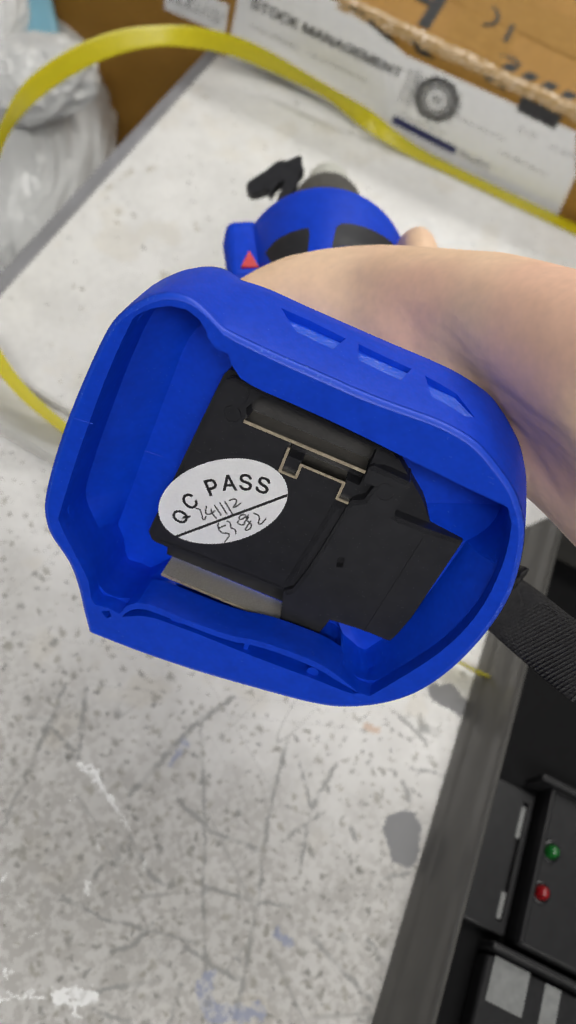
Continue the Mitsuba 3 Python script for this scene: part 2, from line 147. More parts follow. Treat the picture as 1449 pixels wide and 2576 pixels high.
pr('skin', proc(skin_fn), .45, .4, bump=skin_b, bscale=.00007, sheen=.25)
def web_b(p, n, uv):
    u, v = uv.x * 1000, uv.y * 1000           # millimetres along, across
    r = dr.abs(dr.sin((u + .30 * v) * math.pi / 1.35)); k = dr.abs(dr.sin(v * math.pi / 1.3 + dr.floor((u + .30 * v) / 1.35) * 1.57))
    return r * (.72 + .28 * k)
def web_c(p, n, uv):
    return mix((.020, .020, .021), (.034, .034, .036), fbm(uv.x * 700, uv.y * 700, 0., 2))
pr('webbing', proc(web_c), .6, .4, bump=web_b, bscale=.0010)

def capd(x, y, segs):
    d = mi.Float(1e3)
    for pts, w in segs:
        for (ax, ay), (bx, by) in zip(pts[:-1], pts[1:]):
            bx_, by_ = bx - ax, by - ay
            l2 = bx_ * bx_ + by_ * by_ + 1e-9
            t = dr.clip(((x - ax) * bx_ + (y - ay) * by_) / l2, 0, 1)
            d = dr.minimum(d, dr.sqrt(dr.square(x - ax - t * bx_) + dr.square(y - ay - t * by_)) - w)
    return d
def table_fn(p, n, uv):
    x, y = p.x * 1000, p.y * 1000
    jx = (fbm(x * .35, y * .35, 3., 3) - .5); jy = (fbm(x * .35, y * .35, 9., 3) - .5)
    gx = (noise(x * .9, y * .9, 1.) - .5); gy = (noise(x * .9, y * .9, 5.) - .5)
    big = fbm(x * .012, y * .012, 0., 3); mid = fbm(x * .06, y * .06, 4., 3); sm = fbm(x * .5, y * .5, 7., 3)
    c = mix((.63, .62, .60), (.71, .70, .68), smoothstep(.25, .75, mid * .6 + sm * .4))
    # worn, dirt-filled front part of the board; weaker light there also painted in
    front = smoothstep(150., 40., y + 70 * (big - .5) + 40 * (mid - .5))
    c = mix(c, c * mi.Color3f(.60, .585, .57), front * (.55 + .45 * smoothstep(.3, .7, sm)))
    # yellowish stains
    c = mix(c, c * mi.Color3f(.92, .88, .80), smoothstep(.58, .75, fbm(x * .045 + 30, y * .045, 2., 3)) * .45)
    # pits: short dark chips, dense in the used front area
    dens = smoothstep(200., 110., y) * .40 + .03
    for k, (s, th, q) in enumerate(((.20, .33, .74), (.26, .32, .62), (.12, .30, .68))):
        xx, yy = x + 3 * jx, y + 3 * jy
        d1, d2, wh = voronoi((xx * .9 + yy * .45 * (1 if k != 1 else -1)) * s + 11 * k, (yy * .9 - .2 * xx) * s + 5 * k)
        on = smoothstep(dens + .02, dens - .02, wh)
        soft = th * (.35 + .6 * cell_rand(wh * 9000, k))
        c = mix(c, mix((.15, .15, .14), (.32, .30, .25), cell_rand(wh * 7000, k + 3)), on * smoothstep(soft * 1.1, soft * .25, d1) * q)
    k = .7
    ds = capd(x + k * gx + 2 * jx, y + k * gy + 2 * jy, D['scratch'])
    c = mix(c, (.24, .24, .23), smoothstep(.6, -.5, ds) * (.25 + .5 * smoothstep(.35, .6, fbm(x * .25, y * .25, 2., 2))))
    fx = capd(x + 2.5 * gx + 3 * jx, y + 2.5 * gy + 3 * jy, D['smudge'])
    c = mix(c, (.45, .42, .36), smoothstep(.8, -1.6, fx) * smoothstep(.35, .6, fbm(x * .3, y * .3, 8., 3)))
    for k, (ca, sa_, fr_) in enumerate(((.94, .34, .05), (.25, .97, .04), (.80, -.60, .045))):
        u_, w_ = ca * x + sa_ * y, -sa_ * x + ca * y
        q_ = noise(w_ * fr_ * 2.2 + .5 * noise(u_ * .012, w_ * .02, k + .5), u_ * .006 + 3 * k, 11. + k)
        ln = smoothstep(.010, .002, dr.abs(q_ - .5)) * smoothstep(.52, .62, noise(u_ * .03 + 9 * k, w_ * .05, 21.))
        c = mix(c, (.30, .295, .28), ln * smoothstep(190., 110., y) * .5)
    c = mix(c, (.20, .20, .205), smoothstep(.4, -.3, capd(x + 3.0 * jx + gx, y + 3.0 * jy + gy, D['blob'])))
    c = mix(c, (.25, .28, .40), smoothstep(.4, -.8, capd(x + 3 * jx + gx, y + 3 * jy + gy, D['blue'])) * (.25 + .5 * smoothstep(.3, .6, sm)))
    c = mix(c, (.48, .30, .18), smoothstep(.4, -.6, capd(x + 3 * jx + gx, y + 3 * jy + gy, D['orange'])) * .6)
    c = mix(c, (.84, .84, .83), smoothstep(-.3, -1.1, capd(x + 2.2 * gx + 4 * jx, y + 2.2 * gy + 4 * jy, D['white'])) * (.45 + .5 * smoothstep(.3, .55, sm)))
    return c
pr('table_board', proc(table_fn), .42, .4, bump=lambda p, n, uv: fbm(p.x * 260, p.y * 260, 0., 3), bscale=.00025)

# ------------------------------------------------------------------ mesh helpers
def put(key, mesh, bsdf, smooth=30, **k): scene[key] = mikit.ply(mesh, bsdf, smooth=smooth, **k); return key
def tag(key, label, cat=None, group=None, kind=None):
    labels[key] = {k: v for k, v in dict(label=label, category=cat, group=group, kind=kind).items() if v}
def tm(man):
    m = man.to_mesh(); return trimesh.Trimesh(np.array(m.vert_properties[:, :3]), np.array(m.tri_verts), process=True)
def man(mesh):
    return m3.Manifold(m3.Mesh(np.asarray(mesh.vertices, np.float32), np.asarray(mesh.faces, np.uint32)))
def ext(poly, z0, z1):
    if not isinstance(poly, Polygon): poly = Polygon(poly)
    poly = poly.buffer(0)
    if poly.geom_type != 'Polygon': poly = max(poly.geoms, key=lambda g: g.area)
    c = m3.CrossSection([np.array(poly.exterior.coords[:-1])] + [np.array(i.coords[:-1]) for i in poly.interiors], m3.FillRule.EvenOdd)
    return m3.Manifold.extrude(c, z1 - z0).translate((0, 0, z0))
def bev(poly, z0, z1, b=.4):
    """a prism whose top edge is chamfered by b"""
    P = Polygon(poly).buffer(0)
    steps = [ext(P, z0, z1 - b)] + [ext(P.buffer(-b * f, join_style=2), z0, z1 - b + b * f) for f in (.2, .4, .6, .8, 1.) if P.buffer(-b * f, join_style=2).area > .05]
    return m3.Manifold.batch_boolean(steps, m3.OpType.Add)
def bx(x0, x1, y0, y1, z0, z1): return m3.Manifold.cube((x1 - x0, y1 - y0, z1 - z0)).translate((x0, y0, z0))
def rbox(x0, x1, y0, y1, z0, z1, r=1.):
    s = m3.Manifold.sphere(r, 16)
    return m3.Manifold.batch_hull([s.translate((x, y, z)) for x in (x0 + r, x1 - r) for y in (y0 + r, y1 - r) for z in (z0 + r, z1 - r)])
def place(mesh, M):
    if not isinstance(mesh, trimesh.Trimesh): mesh = tm(mesh)
    mesh = mesh.copy(); mesh.apply_transform(M); return mesh
def smooth_poly(pts, it=2, keep=38):
    p = np.array(pts, float)
    for _ in range(it):
        q, n = [], len(p)
        for i in range(n):
            a, b, c = p[i - 1], p[i], p[(i + 1) % n]
            u, w = b - a, c - b
            ang = abs(math.degrees(math.atan2(u[0] * w[1] - u[1] * w[0], u @ w)))
            if ang > keep: q.append(b)
            else: q += [b - .25 * u, b + .25 * w]
        p = np.array(q)
    return p
NR = 720; TH = np.linspace(0, 2 * math.pi, NR, endpoint=False)
def polar(poly, c):
    P = Polygon(poly).buffer(0); out = []
    for t in TH:
        g = P.exterior.intersection(LineString([c, (c[0] + 300 * math.cos(t), c[1] + 300 * math.sin(t))]))
        xs = [np.array(h.coords[0]) for h in (g.geoms if hasattr(g, 'geoms') else [g]) if not h.is_empty]
        out.append(max(np.linalg.norm(q - c) for q in xs))
    return np.array(out)
def ring(c, r, z): return np.stack([c[0] + r * np.cos(TH), c[1] + r * np.sin(TH), np.broadcast_to(np.asarray(z, float), (NR,))], 1)
def loft(rings, cap=True):
    n = len(rings[0]); v = np.vstack(rings); f = []
    i = np.arange(n); j = (i + 1) % n
    for k in range(len(rings) - 1):
        a, b = k * n, (k + 1) * n
        f += [np.stack([a + i, a + j, b + j], 1), np.stack([a + i, b + j, b + i], 1)]
    c0, c1 = len(v), len(v) + 1
    v = np.vstack([v, rings[0].mean(0), rings[-1].mean(0)])
    f += [np.stack([j, i, i * 0 + c0], 1), np.stack([(len(rings) - 1) * n + i, (len(rings) - 1) * n + j, i * 0 + c1], 1)]
    m = trimesh.Trimesh(v, np.vstack(f), process=False)
    if m.volume < 0: m.invert()
    return m
def ribbon(path, wid, thick, n=240, uvscale=1.):
    """strap along path (k,3) with full width vectors wid (k,3): a closed band with real thickness, uv in metres"""
    from scipy.interpolate import CubicSpline
    path, wid = np.array(path, float), np.array(wid, float)
    s = np.r_[0, np.cumsum(np.linalg.norm(np.diff(path, axis=0), axis=1))]
    u = np.linspace(0, s[-1], n); p = CubicSpline(s, path)(u); w = CubicSpline(s, wid)(u)
    L = np.linalg.norm(wid, axis=1).mean(); w *= L / np.linalg.norm(w, axis=1, keepdims=True)
    t = np.gradient(p, axis=0); t /= np.linalg.norm(t, axis=1, keepdims=True)
    w -= t * (w * t).sum(1, keepdims=True); w *= L / np.linalg.norm(w, axis=1, keepdims=True)
    nn = np.cross(t, w / L)
    K = 9; a = np.linspace(-.5, .5, K)
    prof = [(q, .5 * (1 - .5 * (abs(q) > .49))) for q in a] + [(q, -.5 * (1 - .5 * (abs(q) > .49))) for q in a[::-1]]
    V, UV = [], []
    for q, h in prof:
        V.append(p + w * q + nn * h * thick); UV.append(np.stack([u, np.full(n, q * L)], 1))
    m = len(prof); V = np.stack(V, 1).reshape(-1, 3); UV = np.stack(UV, 1).reshape(-1, 2); f = []
    for i in range(n - 1):
        for k in range(m):
            k2 = (k + 1) % m; f += [[i * m + k, (i + 1) * m + k, (i + 1) * m + k2], [i * m + k, (i + 1) * m + k2, i * m + k2]]
    for e in (0, n - 1):
        for k in range(1, m - 1): f.append([e * m, e * m + k, e * m + k + 1])
    return trimesh.Trimesh(V, f, process=False), UV
def prism3(pts, vec):
    """closed prism over a 3-D planar outline pts, pushed along vec"""
    p = np.array(pts, float); c = p.mean(0); _, _, vt = np.linalg.svd(p - c); a, b = vt[0], vt[1]; n = np.cross(a, b)
    q = np.stack([(p - c) @ a, (p - c) @ b], 1)
    h = float(np.dot(vec, n)); m = tm(ext(Polygon(q * 1000), min(0, h * 1000), max(0, h * 1000))); v = m.vertices / 1000
    m.vertices = c + v[:, :1] * a + v[:, 1:2] * b + v[:, 2:3] * n
    if m.volume < 0: m.invert()
    return m
def W(p): return np.array(p, float) * MM

# ------------------------------------------------------------------ table, floor
XL, YB = -.1905, .5145
put('floor', trimesh.creation.box(bounds=[[-3, -3, -.74], [3, 3, -.72]]), 'trim_grey', False)
tag('floor', 'dim grey floor under the table', kind='structure')
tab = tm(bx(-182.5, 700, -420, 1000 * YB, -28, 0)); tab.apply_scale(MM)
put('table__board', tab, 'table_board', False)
put('table__edge_trim', place(rbox(-191, -182.7, -420, 1000 * YB, -28, .6, .8), np.diag([MM, MM, MM, 1])), 'trim_grey')
for i, (x, y) in enumerate([(-.16, -.38), (.66, -.38), (-.16, .47), (.66, .47)]):
    put('table__leg' + ('' if i == 0 else '_%03d' % i), trimesh.creation.box(bounds=[[x - .02, y - .02, -.72], [x + .02, y + .02, -.0285]]), 'trim_grey', False)
tag('table', 'scratched off-white table top with chipped paint and a grey edge strip', 'table')
# flat metal bar lying across the table
S1 = np.diag([MM, MM, MM, 1.])
prof = Polygon([(0, 0), (0, 4.2), (.7, 5), (2.2, 5), (2.8, 4.4), (2.9, .7), (6.6, .7), (6.7, 5.6), (8.2, 7.2), (25, 7.2), (28.2, 6.2), (29.5, 3.8), (29.5, 0)])
bar = tm(ext(prof, -340, 226)); v = bar.vertices.copy()
ca, sa = math.cos(math.radians(-5.2)), math.sin(math.radians(-5.2))
lx, ly = v[:, 2], -v[:, 0]
bar.vertices = np.stack([-157.1 + ca * lx - sa * ly, 198.8 + sa * lx + ca * ly, v[:, 1] + .15], 1) * MM
if bar.volume < 0: bar.invert()
put('metal_bar', bar, 'bar_paint')
tag('metal_bar', 'flat off-white metal bar with a grooved lip lying across the table', 'metal bar')

# ------------------------------------------------------------------ cardboard box behind the table
BY = .5195
def fr(m):          # front-face frame: x, z (mm) and outward -y
    M = np.eye(4); M[:3, :3] = np.array([[1, 0, 0], [0, 0, -1], [0, 1, 0]]) * MM; M[1, 3] = BY; return place(m, M)
bxm = tm(rbox(-520, 420, 0, 330, -300, 65, 2.5)); bxm.apply_scale(MM); bxm.apply_translation((0, BY, 0))
put('cardboard_box__carton', bxm, 'cardboard')
lab = [(-179.3, -14), (-176.5, 63.2), (-108, 62.8), (-96, 60), (-80, 57.5), (-58, 51.5), (-16, 52.4), (62.2, 54.2), (77.7, 28.5), (84, -14)]
put('cardboard_box__shipping_label', fr(ext(lab, .25, .5)), 'label_film', False)
def lettering(txt, h, x, z, wid, dep=.12, bold=True, rot=0., lift=.5, slant=0.):
    m = meshkit.text_mesh(txt, h, dep, bold); b = m.bounds
    m.apply_scale((wid / (b[1][0] - b[0][0]), 1, 1)); m.apply_transform(trimesh.transformations.rotation_matrix(rot, (0, 0, 1)))
    m.apply_translation((x, z, lift)); return m
tl = [lettering('STOCK MANAGEMENT', 6.0, -168 + dx, 36.3 + dz, 110, lift=.5 + .01 * i) for i, (dx, dz) in enumerate([(0, 0), (.35, .1), (-.2, .25)])]
put('cardboard_box__shipping_label__title', fr(trimesh.util.concatenate(tl)), 'ink', False)
def strokes(x0, x1, z, h, seed, slope=0., dens=1.0):
    r = np.random.default_rng(seed); out = []; x = x0
    while x < x1:
        w = r.uniform(.35, .6); hh = h * r.uniform(.6, 1.); k = r.integers(0, 3)
        zz = z + slope * (x - x0)
        out.append(tm(bx(x, x + w, zz, zz + hh, .5, .6)))
        if k: out.append(tm(bx(x, x + h * .5, zz + (hh - .4 if k == 1 else 0), zz + (hh if k == 1 else .4), .5, .6)))
        x += h * r.uniform(.6, .85) / dens if r.random() > .14 else h * 1.2
    return trimesh.util.concatenate(out)
put('cardboard_box__shipping_label__small_print', fr(trimesh.util.concatenate([strokes(-165, -130, 24.3, 2.4, 1), strokes(-122, -77, 24.3, 2.4, 2), strokes(-50, -14, 14.5, 1.6, 3), strokes(25, 62, 20., 2.2, 4, -.02), strokes(29, 44, 38.6, 3.2, 5), strokes(52, 72, 37.6, 3.2, 6), strokes(-12, 24, 29, 1.3, 8)])), 'grey_ink', False)
rng_ = []
def annulus(r0, r1, k, a=0.): 
    P = Polygon([(r1 * math.cos(a + i * 2 * math.pi / k), r1 * 1.12 * math.sin(a + i * 2 * math.pi / k)) for i in range(k)])
    Q = Polygon([(r0 * math.cos(a + i * 2 * math.pi / k), r0 * 1.12 * math.sin(a + i * 2 * math.pi / k)) for i in range(k)])
    return ext(P.difference(Q), .5, .62)
lg = [annulus(9.2, 11.9, 8, .39), annulus(7.0, 8.6, 8, .39), annulus(5.4, 6.3, 8, .39)]
for i in range(28):
    a = i * 2 * math.pi / 28; lg.append(bx(11.2, 13.2 + .8 * (i % 2), -.6, .6, .5, .62).rotate((0, 0, math.degrees(a))))
lg += [bx(-2.6, -1.7, -2.6, 2.6, .5, .62), bx(1.7, 2.6, -2.6, 2.6, .5, .62), bx(-1.7, 1.7, 1.4, 2.3, .5, .62), bx(-1.2, 1.2, -.6, .4, .5, .62), bx(-1.7, 1.7, -2.6, -1.8, .5, .62)]
L_ = [tm(m) for m in lg]
for m in L_: m.apply_scale((1.28, 1.12, 1)); m.apply_translation((-29, 34.0, 0))
colb = strokes(-9.8, 12, .2, 3.3, 12); colc = strokes(-9.9, 12, .1, 3.4, 13)
for m in (colb, colc): m.apply_transform(trimesh.transformations.rotation_matrix(math.pi / 2, (0, 0, 1))); m.apply_translation((-46.0, 33, .01))
col = strokes(-10, 12, 0, 3.4, 11); col.apply_transform(trimesh.transformations.rotation_matrix(math.pi / 2, (0, 0, 1))); col.apply_translation((-46.0, 33, 0))
col2 = tm(bx(-52.6, -51.6, 22, 45, .5, .6)); col3 = tm(bx(-45.2, -44.6, 20, 46, .5, .6))
put('cardboard_box__shipping_label__stamp', fr(trimesh.util.concatenate(L_ + [col, colb, colc, col2, col3])), 'ink', False)
put('cardboard_box__shipping_label__blue_bar', fr(trimesh.util.concatenate([tm(ext([(-52.2, 12.0), (-2.2, 10.2), (-2.6, 5.0), (-52, 6.2)], .5, .62)), strokes(.5, 24, 6.0, 4.6, 21, -.05, 1.3), strokes(.9, 24, 6.2, 4.4, 22, -.05, 1.2), strokes(.2, 23, 6.1, 4.4, 24, -.05, 1.2)])), 'navy_ink', False)
put('cardboard_box__small_label', fr(ext([(-229, 9.5), (-182.3, 11.6), (-182.9, 31.5), (-229, 29.5)], .25, .5)), 'paper', False)
put('cardboard_box__small_label__print', fr(trimesh.util.concatenate([strokes(-226, -186, 17.4, 9.5, 31), strokes(-225.4, -186, 17.2, 9.5, 33), strokes(-225.8, -186, 17.2, 9.2, 35)])), 'ink', False)
for k_ in ('front_print', 'shipping_label__small_print', 'small_label__print', 'lid_print'): labels['cardboard_box__' + k_] = dict(kind='stuff')
labels['cardboard_box__small_label'] = dict(label='small white sticker with smeared black print')
pat = [ext([(-106, 64), (-96, 64.5), (-84, 61), (-72, 58), (-66, 54.5), (-74, 55.2), (-88, 59.5)], .55, .7), ext([(-60, 62), (-48, 60), (-40, 56.5), (-52, 55.8)], .55, .7), ext([(-10, 63), (4, 62), (10, 58), (-4, 58.6)], .55, .7)]
put('cardboard_box__front_print', fr(trimesh.util.concatenate([tm(q) for q in pat])), 'ink', False)
put('cardboard_box__black_sticker', fr(ext([(20.5, 59.8), (49.8, 59.2), (49.3, 49.8), (21.5, 50.2)], .55, .9)), 'black_gloss', False)
# crinkled clear tape along the front top edge, and tape bands on the lid
def crinkle(x0, x1, seed):
    nx, ny = 260, 26; u = np.linspace(x0, x1, nx); s = np.linspace(-5, 7, ny)
    U, S = np.meshgrid(u, s, indexing='ij')
    edge = 3.2 * (meshkit.fbm(np.stack([u * .12, u * 0, u * 0], 1), 3, seed) - .5)
    S2 = S + edge[:, None] * (np.abs(S) > 4)
    lift = .4 + 1.5 * np.abs(meshkit.fbm(np.stack([U * .30, S * .40, U * 0], -1), 3, seed + 3) - .5) * 2
    y = np.where(S2 < 0, -lift, np.minimum(S2, 30)); z = np.where(S2 < 0, 65 + S2, 65 + lift)
    k = np.clip(1 - np.abs(S2) / 2, 0, 1); y, z = y + k * .6, z - k * .6
    V = np.stack([U, y + 1000 * BY, z], -1).reshape(-1, 3) * MM
    i, j = np.meshgrid(np.arange(nx - 1), np.arange(ny - 1), indexing='ij'); a = (i * ny + j).ravel()
    top = np.vstack([np.stack([a, a + ny, a + ny + 1], 1), np.stack([a, a + ny + 1, a + 1], 1)])
    return trimesh.Trimesh(V, top, process=False)
put('cardboard_box__edge_tape', crinkle(-112, 110, 3), 'tape_clear', False)
def lid(m): M = np.diag([MM, MM, MM, 1.]); M[:3, 3] = (0, BY, .065); return place(m, M)
put('cardboard_box__lid_tape', lid(bx(-40, 1, 10, 320, .1, .35)), 'tape', False)
put('cardboard_box__lid_tape_001', lid(bx(-519, 419, 60, 110, .4, .65)), 'tape', False)
ink = [tm(bx(-60, -52, 12, 90, .4, .55)), tm(bx(-75, -60, 40, 48, .7, .85))]
for i in range(7):
    x = 0 + i * 14; ink.append(tm(ext([(x, 9), (x + 8, 9), (x + 12, 19), (x + 4, 19)], .2, .35)))
ink += [tm(ext(Polygon([(4 + 9 * math.cos(a), 18 + 9 * math.sin(a)) for a in np.linspace(.4, 2.9, 20)] + [(4 + 5.5 * math.cos(a), 18 + 5.5 * math.sin(a)) for a in np.linspace(2.9, .4, 20)]), .2, .35))]
ink += [tm(ext(Polygon([(-34 + 20 * math.cos(a), 62 + 20 * math.sin(a)) for a in np.linspace(-.9, .9, 20)] + [(-34 + 17 * math.cos(a), 62 + 17 * math.sin(a)) for a in np.linspace(.9, -.9, 20)]), .7, .85)), tm(bx(-6, -3, 40, 66, .7, .85))]
put('cardboard_box__lid_print', lid(trimesh.util.concatenate(ink)), 'ink', False)
tag('cardboard_box', 'brown cardboard carton with a big white shipping label behind the table', 'cardboard box')

# ------------------------------------------------------------------ white bag with light blue thing at the left
def blob(c, r, seed, amp, sub=6):
    m = trimesh.creation.icosphere(subdivisions=sub); v = m.vertices
    ridg = 1 - 2 * np.abs(meshkit.fbm(v * np.array([1.6, 1.6, .9]) + seed, 3, seed) - .5) * 2
    big = meshkit.fbm(v * 1.3 + 5, 2, seed + 9) - .5
    f2 = 1 - 2 * np.abs(meshkit.noise(v * 3.1 + 2, seed + 4) - .5)
    m.vertices = np.array(c) + v * np.array(r) * (1 + amp * (ridg - .5) + .35 * big + .3 * amp * (f2 - .5))[:, None]; return m
CB = np.eye(3); CB[:, 0], CB[:, 1], CB[:, 2] = RIGHT, DOWN, FWD
def sack(p, r, seed, amp, tilt=0., sub=6):
    """soft crumpled lobe of film, elongated along its own axes"""
    m = trimesh.creation.icosphere(subdivisions=sub); v = m.vertices
    big = meshkit.fbm(v * np.array([1.2, .9, 1.]) + seed, 2, seed) - .5
    fold = 1 - 2 * np.abs(meshkit.noise(v * np.array([2.6, .9, 1.6]) + .5 * meshkit.noise(v * 2.0, seed + 2)[:, None] + seed, seed + 4) - .5)
    cr = 1 - 2 * np.abs(meshkit.fbm(v * 2.4 + 3, 2, seed + 7) - .5)
    cr2 = 1 - 2 * np.abs(meshkit.noise(v * np.array([7., 2.6, 4.]) + 2.0 * meshkit.noise(v * 2.5, seed + 5)[:, None], seed + 11) - .5)
    q = v * np.array(r) * (1 + amp * (.9 * big + .5 * (fold - .5) ** 3 * 4 + .40 * (cr - .6) + .30 * (cr2 - .6)))[:, None]
    c, s = math.cos(tilt), math.sin(tilt); q[:, :2] = q[:, :2] @ np.array([[c, s], [-s, c]])
    m.vertices = np.array(p) + q @ CB.T; return m
put('plastic_bag__pouch', sack(W(D['bag'][0]), (.066, .160, .05), 3, .22, -.03), 'bag_white', True)
put('plastic_bag__open_rim', sack(W(D['bag'][1]), (.045, .026, .022), 12, .35, -.2, 5), 'bag_white', True)
put('plastic_bag__open_rim_001', sack(W(D['bag'][2]), (.016, .030, .016), 18, .35, .3, 5), 'bag_white', True)
tag('plastic_bag', 'crumpled white plastic bag standing open beside the table', 'plastic bag')
bt = tm(rbox(-16, 16, -60, 30, -5, 5, 4.5)); bv = bt.vertices * MM; ct, stt = math.cos(-.22), math.sin(-.22)
bt.vertices = W(D['bag'][3]) + np.stack([ct * bv[:, 0] - stt * -bv[:, 1], stt * bv[:, 0] + ct * -bv[:, 1], bv[:, 2]], 1) @ CB.T
if bt.volume < 0: bt.invert()
put('blue_packet', bt, 'light_blue')
tag('blue_packet', 'flat light blue packet sticking out of the white plastic bag', 'packet')

# ------------------------------------------------------------------ yellow strap
sp = np.array(D['strap']) * MM
front = [(.40, .5070, .0012), (.20, .5070, .0012), (.08, .5070, .0012), (.0, .5066, .0014), (-.035, .5045, .004)]
def wv(px, py, z, hp, full=.013, sg=1, at=None):
    """full width vector whose side-on share is hp thousandths-and-a-bit of the distance, the rest along the line of sight"""
    d = np.array([px, py], float); d /= np.linalg.norm(d)
    a = (d[0] * RIGHT + d[1] * DOWN) * hp * z / 1935; r = math.sqrt(max(full ** 2 - a @ a, 0))
    v = FWD if at is None else (np.array(at) - EYE) / np.linalg.norm(np.array(at) - EYE)
    return a + sg * r * v
pth = np.vstack([front, sp, [(-.06, .1735, .0068), (0, .1675, .0068), (.06, .162, .0075), (.114, .1585, .0072)]])
F_ = np.array([0, .013, .0])
wid = [F_, F_, F_, F_, np.array([0.002, .0128, .002])]
wid += [wv(*a, .013, -1, p) for a, p in zip(D['strap_w'], sp)]
wid += [np.array([.004, -.011, .0]), np.array([.001, -.0125, 0]), np.array([.001, -.009, .009]), np.array([.001, -.004, .0122])]
sm_, suv = ribbon(pth, wid, .0007, 420)
put('packing_strap', sm_, 'strap_yellow', True, uv=suv)
tag('packing_strap', 'yellow plastic packing strap looping over the table and along the carton', 'strap')

# ------------------------------------------------------------------ open black tool case with charger
th = math.radians(1.218); CM = np.eye(4)
CM[:3, :3] = np.array([[math.cos(th), math.sin(th), 0], [-math.sin(th), math.cos(th), 0], [0, 0, 1]]) * MM; CM[:3, 3] = (.1073, 0, .0003)
def cs(m): return place(m, CM)            # case frame: w to the right, u away, z up (mm)
RY = lambda poly, y0, y1: ext(poly, y0, y1).rotate((90, 0, 0)).mirror((0, 1, 0))      # (w,z) profile swept along u
wallp = Polygon([(0, 0), (.3, 3), (.7, 6), (1.2, 8.6), (2.0, 9.6), (2.4, 11), (2.8, 13.4), (3.5, 16.4), (4.5, 19.4), (5.6, 22), (6.4, 24), (6.8, 26.2), (7.0, 28.6), (7.2, 30.6), (7.7, 32), (8.6, 32.6), (9.6, 32.3), (10.4, 31.2), (11, 29), (11.8, 24), (12.4, 3.0), (200, 3.0), (200, 0)])
put('tool_case__side_wall', cs(RY(wallp, -190, 246)), 'case_grey', 44)
put('tool_case__end_wall', cs(bx(7.5, 200, 240, 245.5, 3.2, 31) + rbox(7.2, 200, 239, 246.5, 29, 33, 1.5)), 'case_grey')
put('tool_case__liner', cs(bx(12.8, 200, -190, 239, 3.1, 4.2)), 'case_black', False)
put('tool_case__inner_rib', cs(rbox(14, 16.5, -190, 238, 3, 14, 1)), 'case_black')
tag('tool_case', 'open black moulded tool case lying on the table at lower right', 'tool case')
put('battery_charger__body', cs(rbox(39, 118, 59, 125, 4.3, 15.5, 2) + rbox(29.5, 118, -60, 52.5, 4.3, 14.6, 2)), 'charger_black')
put('battery_charger__slot_bracket', cs((rbox(17, 37.4, 60, 118, 4.3, 9, 1.5) - bx(32, 34.4, 65, 113, 6.5, 20))), 'charger_black')
put('battery_charger__contact', cs(bx(32.2, 34, 66, 76, 5, 8.6)), 'plate_grey', False)
put('battery_charger__contact_001', cs(bx(32.2, 34, 98, 111, 5, 8.6)), 'plate_grey', False)
put('battery_charger__ridge', cs(rbox(39.2, 41.6, 60, 122, 13, 17, 1)), 'charger_black')
put('battery_charger__cross_bar', cs(rbox(29, 118, 53.2, 56.4, 5, 18.5, 1.5)), 'charger_black')
put('battery_charger__cross_bar_001', cs(rbox(32.5, 118, 121, 124.4, 5, 20, 1.5)), 'charger_black')
def led(w, u): return m3.Manifold.revolve(m3.CrossSection([np.array([(0, 0), (2.7, 0), (2.7, 1.4), (2.45, 2.8), (1.8, 3.8), (1.0, 4.4), (0, 4.6)])]), 32).translate((w, u, 15.4))
LEDS = [(44.8, 96.6), (44.2, 80.3)]
put('battery_charger__light', cs(led(*LEDS[0])), 'led_green'); labels['battery_charger__light'] = dict(label='round green indicator light')
put('battery_charger__light_001', cs(led(*LEDS[1])), 'led_red'); labels['battery_charger__light_001'] = dict(label='round red indicator light')
for i, (w, u) in enumerate(LEDS):
    ringm = m3.Manifold.revolve(m3.CrossSection([np.array([(3.0, 0), (4.3, 0), (4.1, .9), (3.5, 1.1), (3.0, .7)])]), 32).translate((w, u, 15.2))
    put('battery_charger__light' + ('' if i == 0 else '_001') + '__bezel', cs(ringm), 'black_gloss')
put('battery_charger__rating_plate', cs(bx(32.5, 47, 37, 52.2, 14.7, 15.0)), 'plate_grey', False)
put('battery_charger__side_plate', cs(bx(53.5, 60, -60, 51.5, 14.7, 15.0)), 'plate_grey', False)
tag('battery_charger', 'black battery charger with a green and a red light inside the case', 'battery charger')

# ------------------------------------------------------------------ the blue tool, foot frame (mm): x along, y up, z out of the open foot
FM = np.eye(4); FM[:3, 0] = (.9989, .0401, .0247); FM[:3, 1] = (-.0416, .5052, .8620); FM[:3, 2] = (.0221, -.8621, .5063)
for k in range(3): FM[:3, k] /= np.linalg.norm(FM[:3, k])
FM[:3, :3] *= MM; FM[:3, 3] = (-.0011, .0955, .1674)
def ff(m): return place(m, FM)
CC = (0., -11.)
rim_p = smooth_poly(D['rim'], 2, 50); inn_p = smooth_poly(D['inner'], 1, 16); flo_p = smooth_poly(D['floor'], 2, 60)
r_rim, r_in, r_fl, r_sh = polar(rim_p, CC), polar(inn_p, CC), polar(flo_p, CC), polar(D['shelf'], CC)
r_rim = r_rim + .9 * np.clip(-np.cos(TH) * .9 - np.sin(TH) * .9, 0, 1)
up = np.clip(np.sin(TH) * 1.2, 0, 1)
_px = np.cos(TH) * r_rim
gf = np.interp(_px, [-56, -38, -22, 34, 57], [.75, .10, 1.1, 1., .5])
def ang_smooth(a, deg):
    k = np.exp(-.5 * (np.arange(-NR // 2, NR // 2) / (deg * NR / 360)) ** 2); k /= k.sum()
    return np.real(np.fft.ifft(np.fft.fft(a) * np.fft.fft(np.fft.ifftshift(k))))
gf = ang_smooth(gf, 4); r_body = np.maximum(r_rim, ang_smooth(r_rim, 7) + .2)
r_cv = np.where((np.sin(TH) > .12) & (_px > -33), np.minimum(r_rim - 3.0, r_in + 9), np.where((np.sin(TH) < -.35) & (_px > -27) & (np.degrees(np.arctan2(np.sin(TH), np.cos(TH))) < -46), r_in + 4.6, r_in + .02))
r_cs = np.minimum(ang_smooth(r_cv, 2.5), r_body - 2.4)
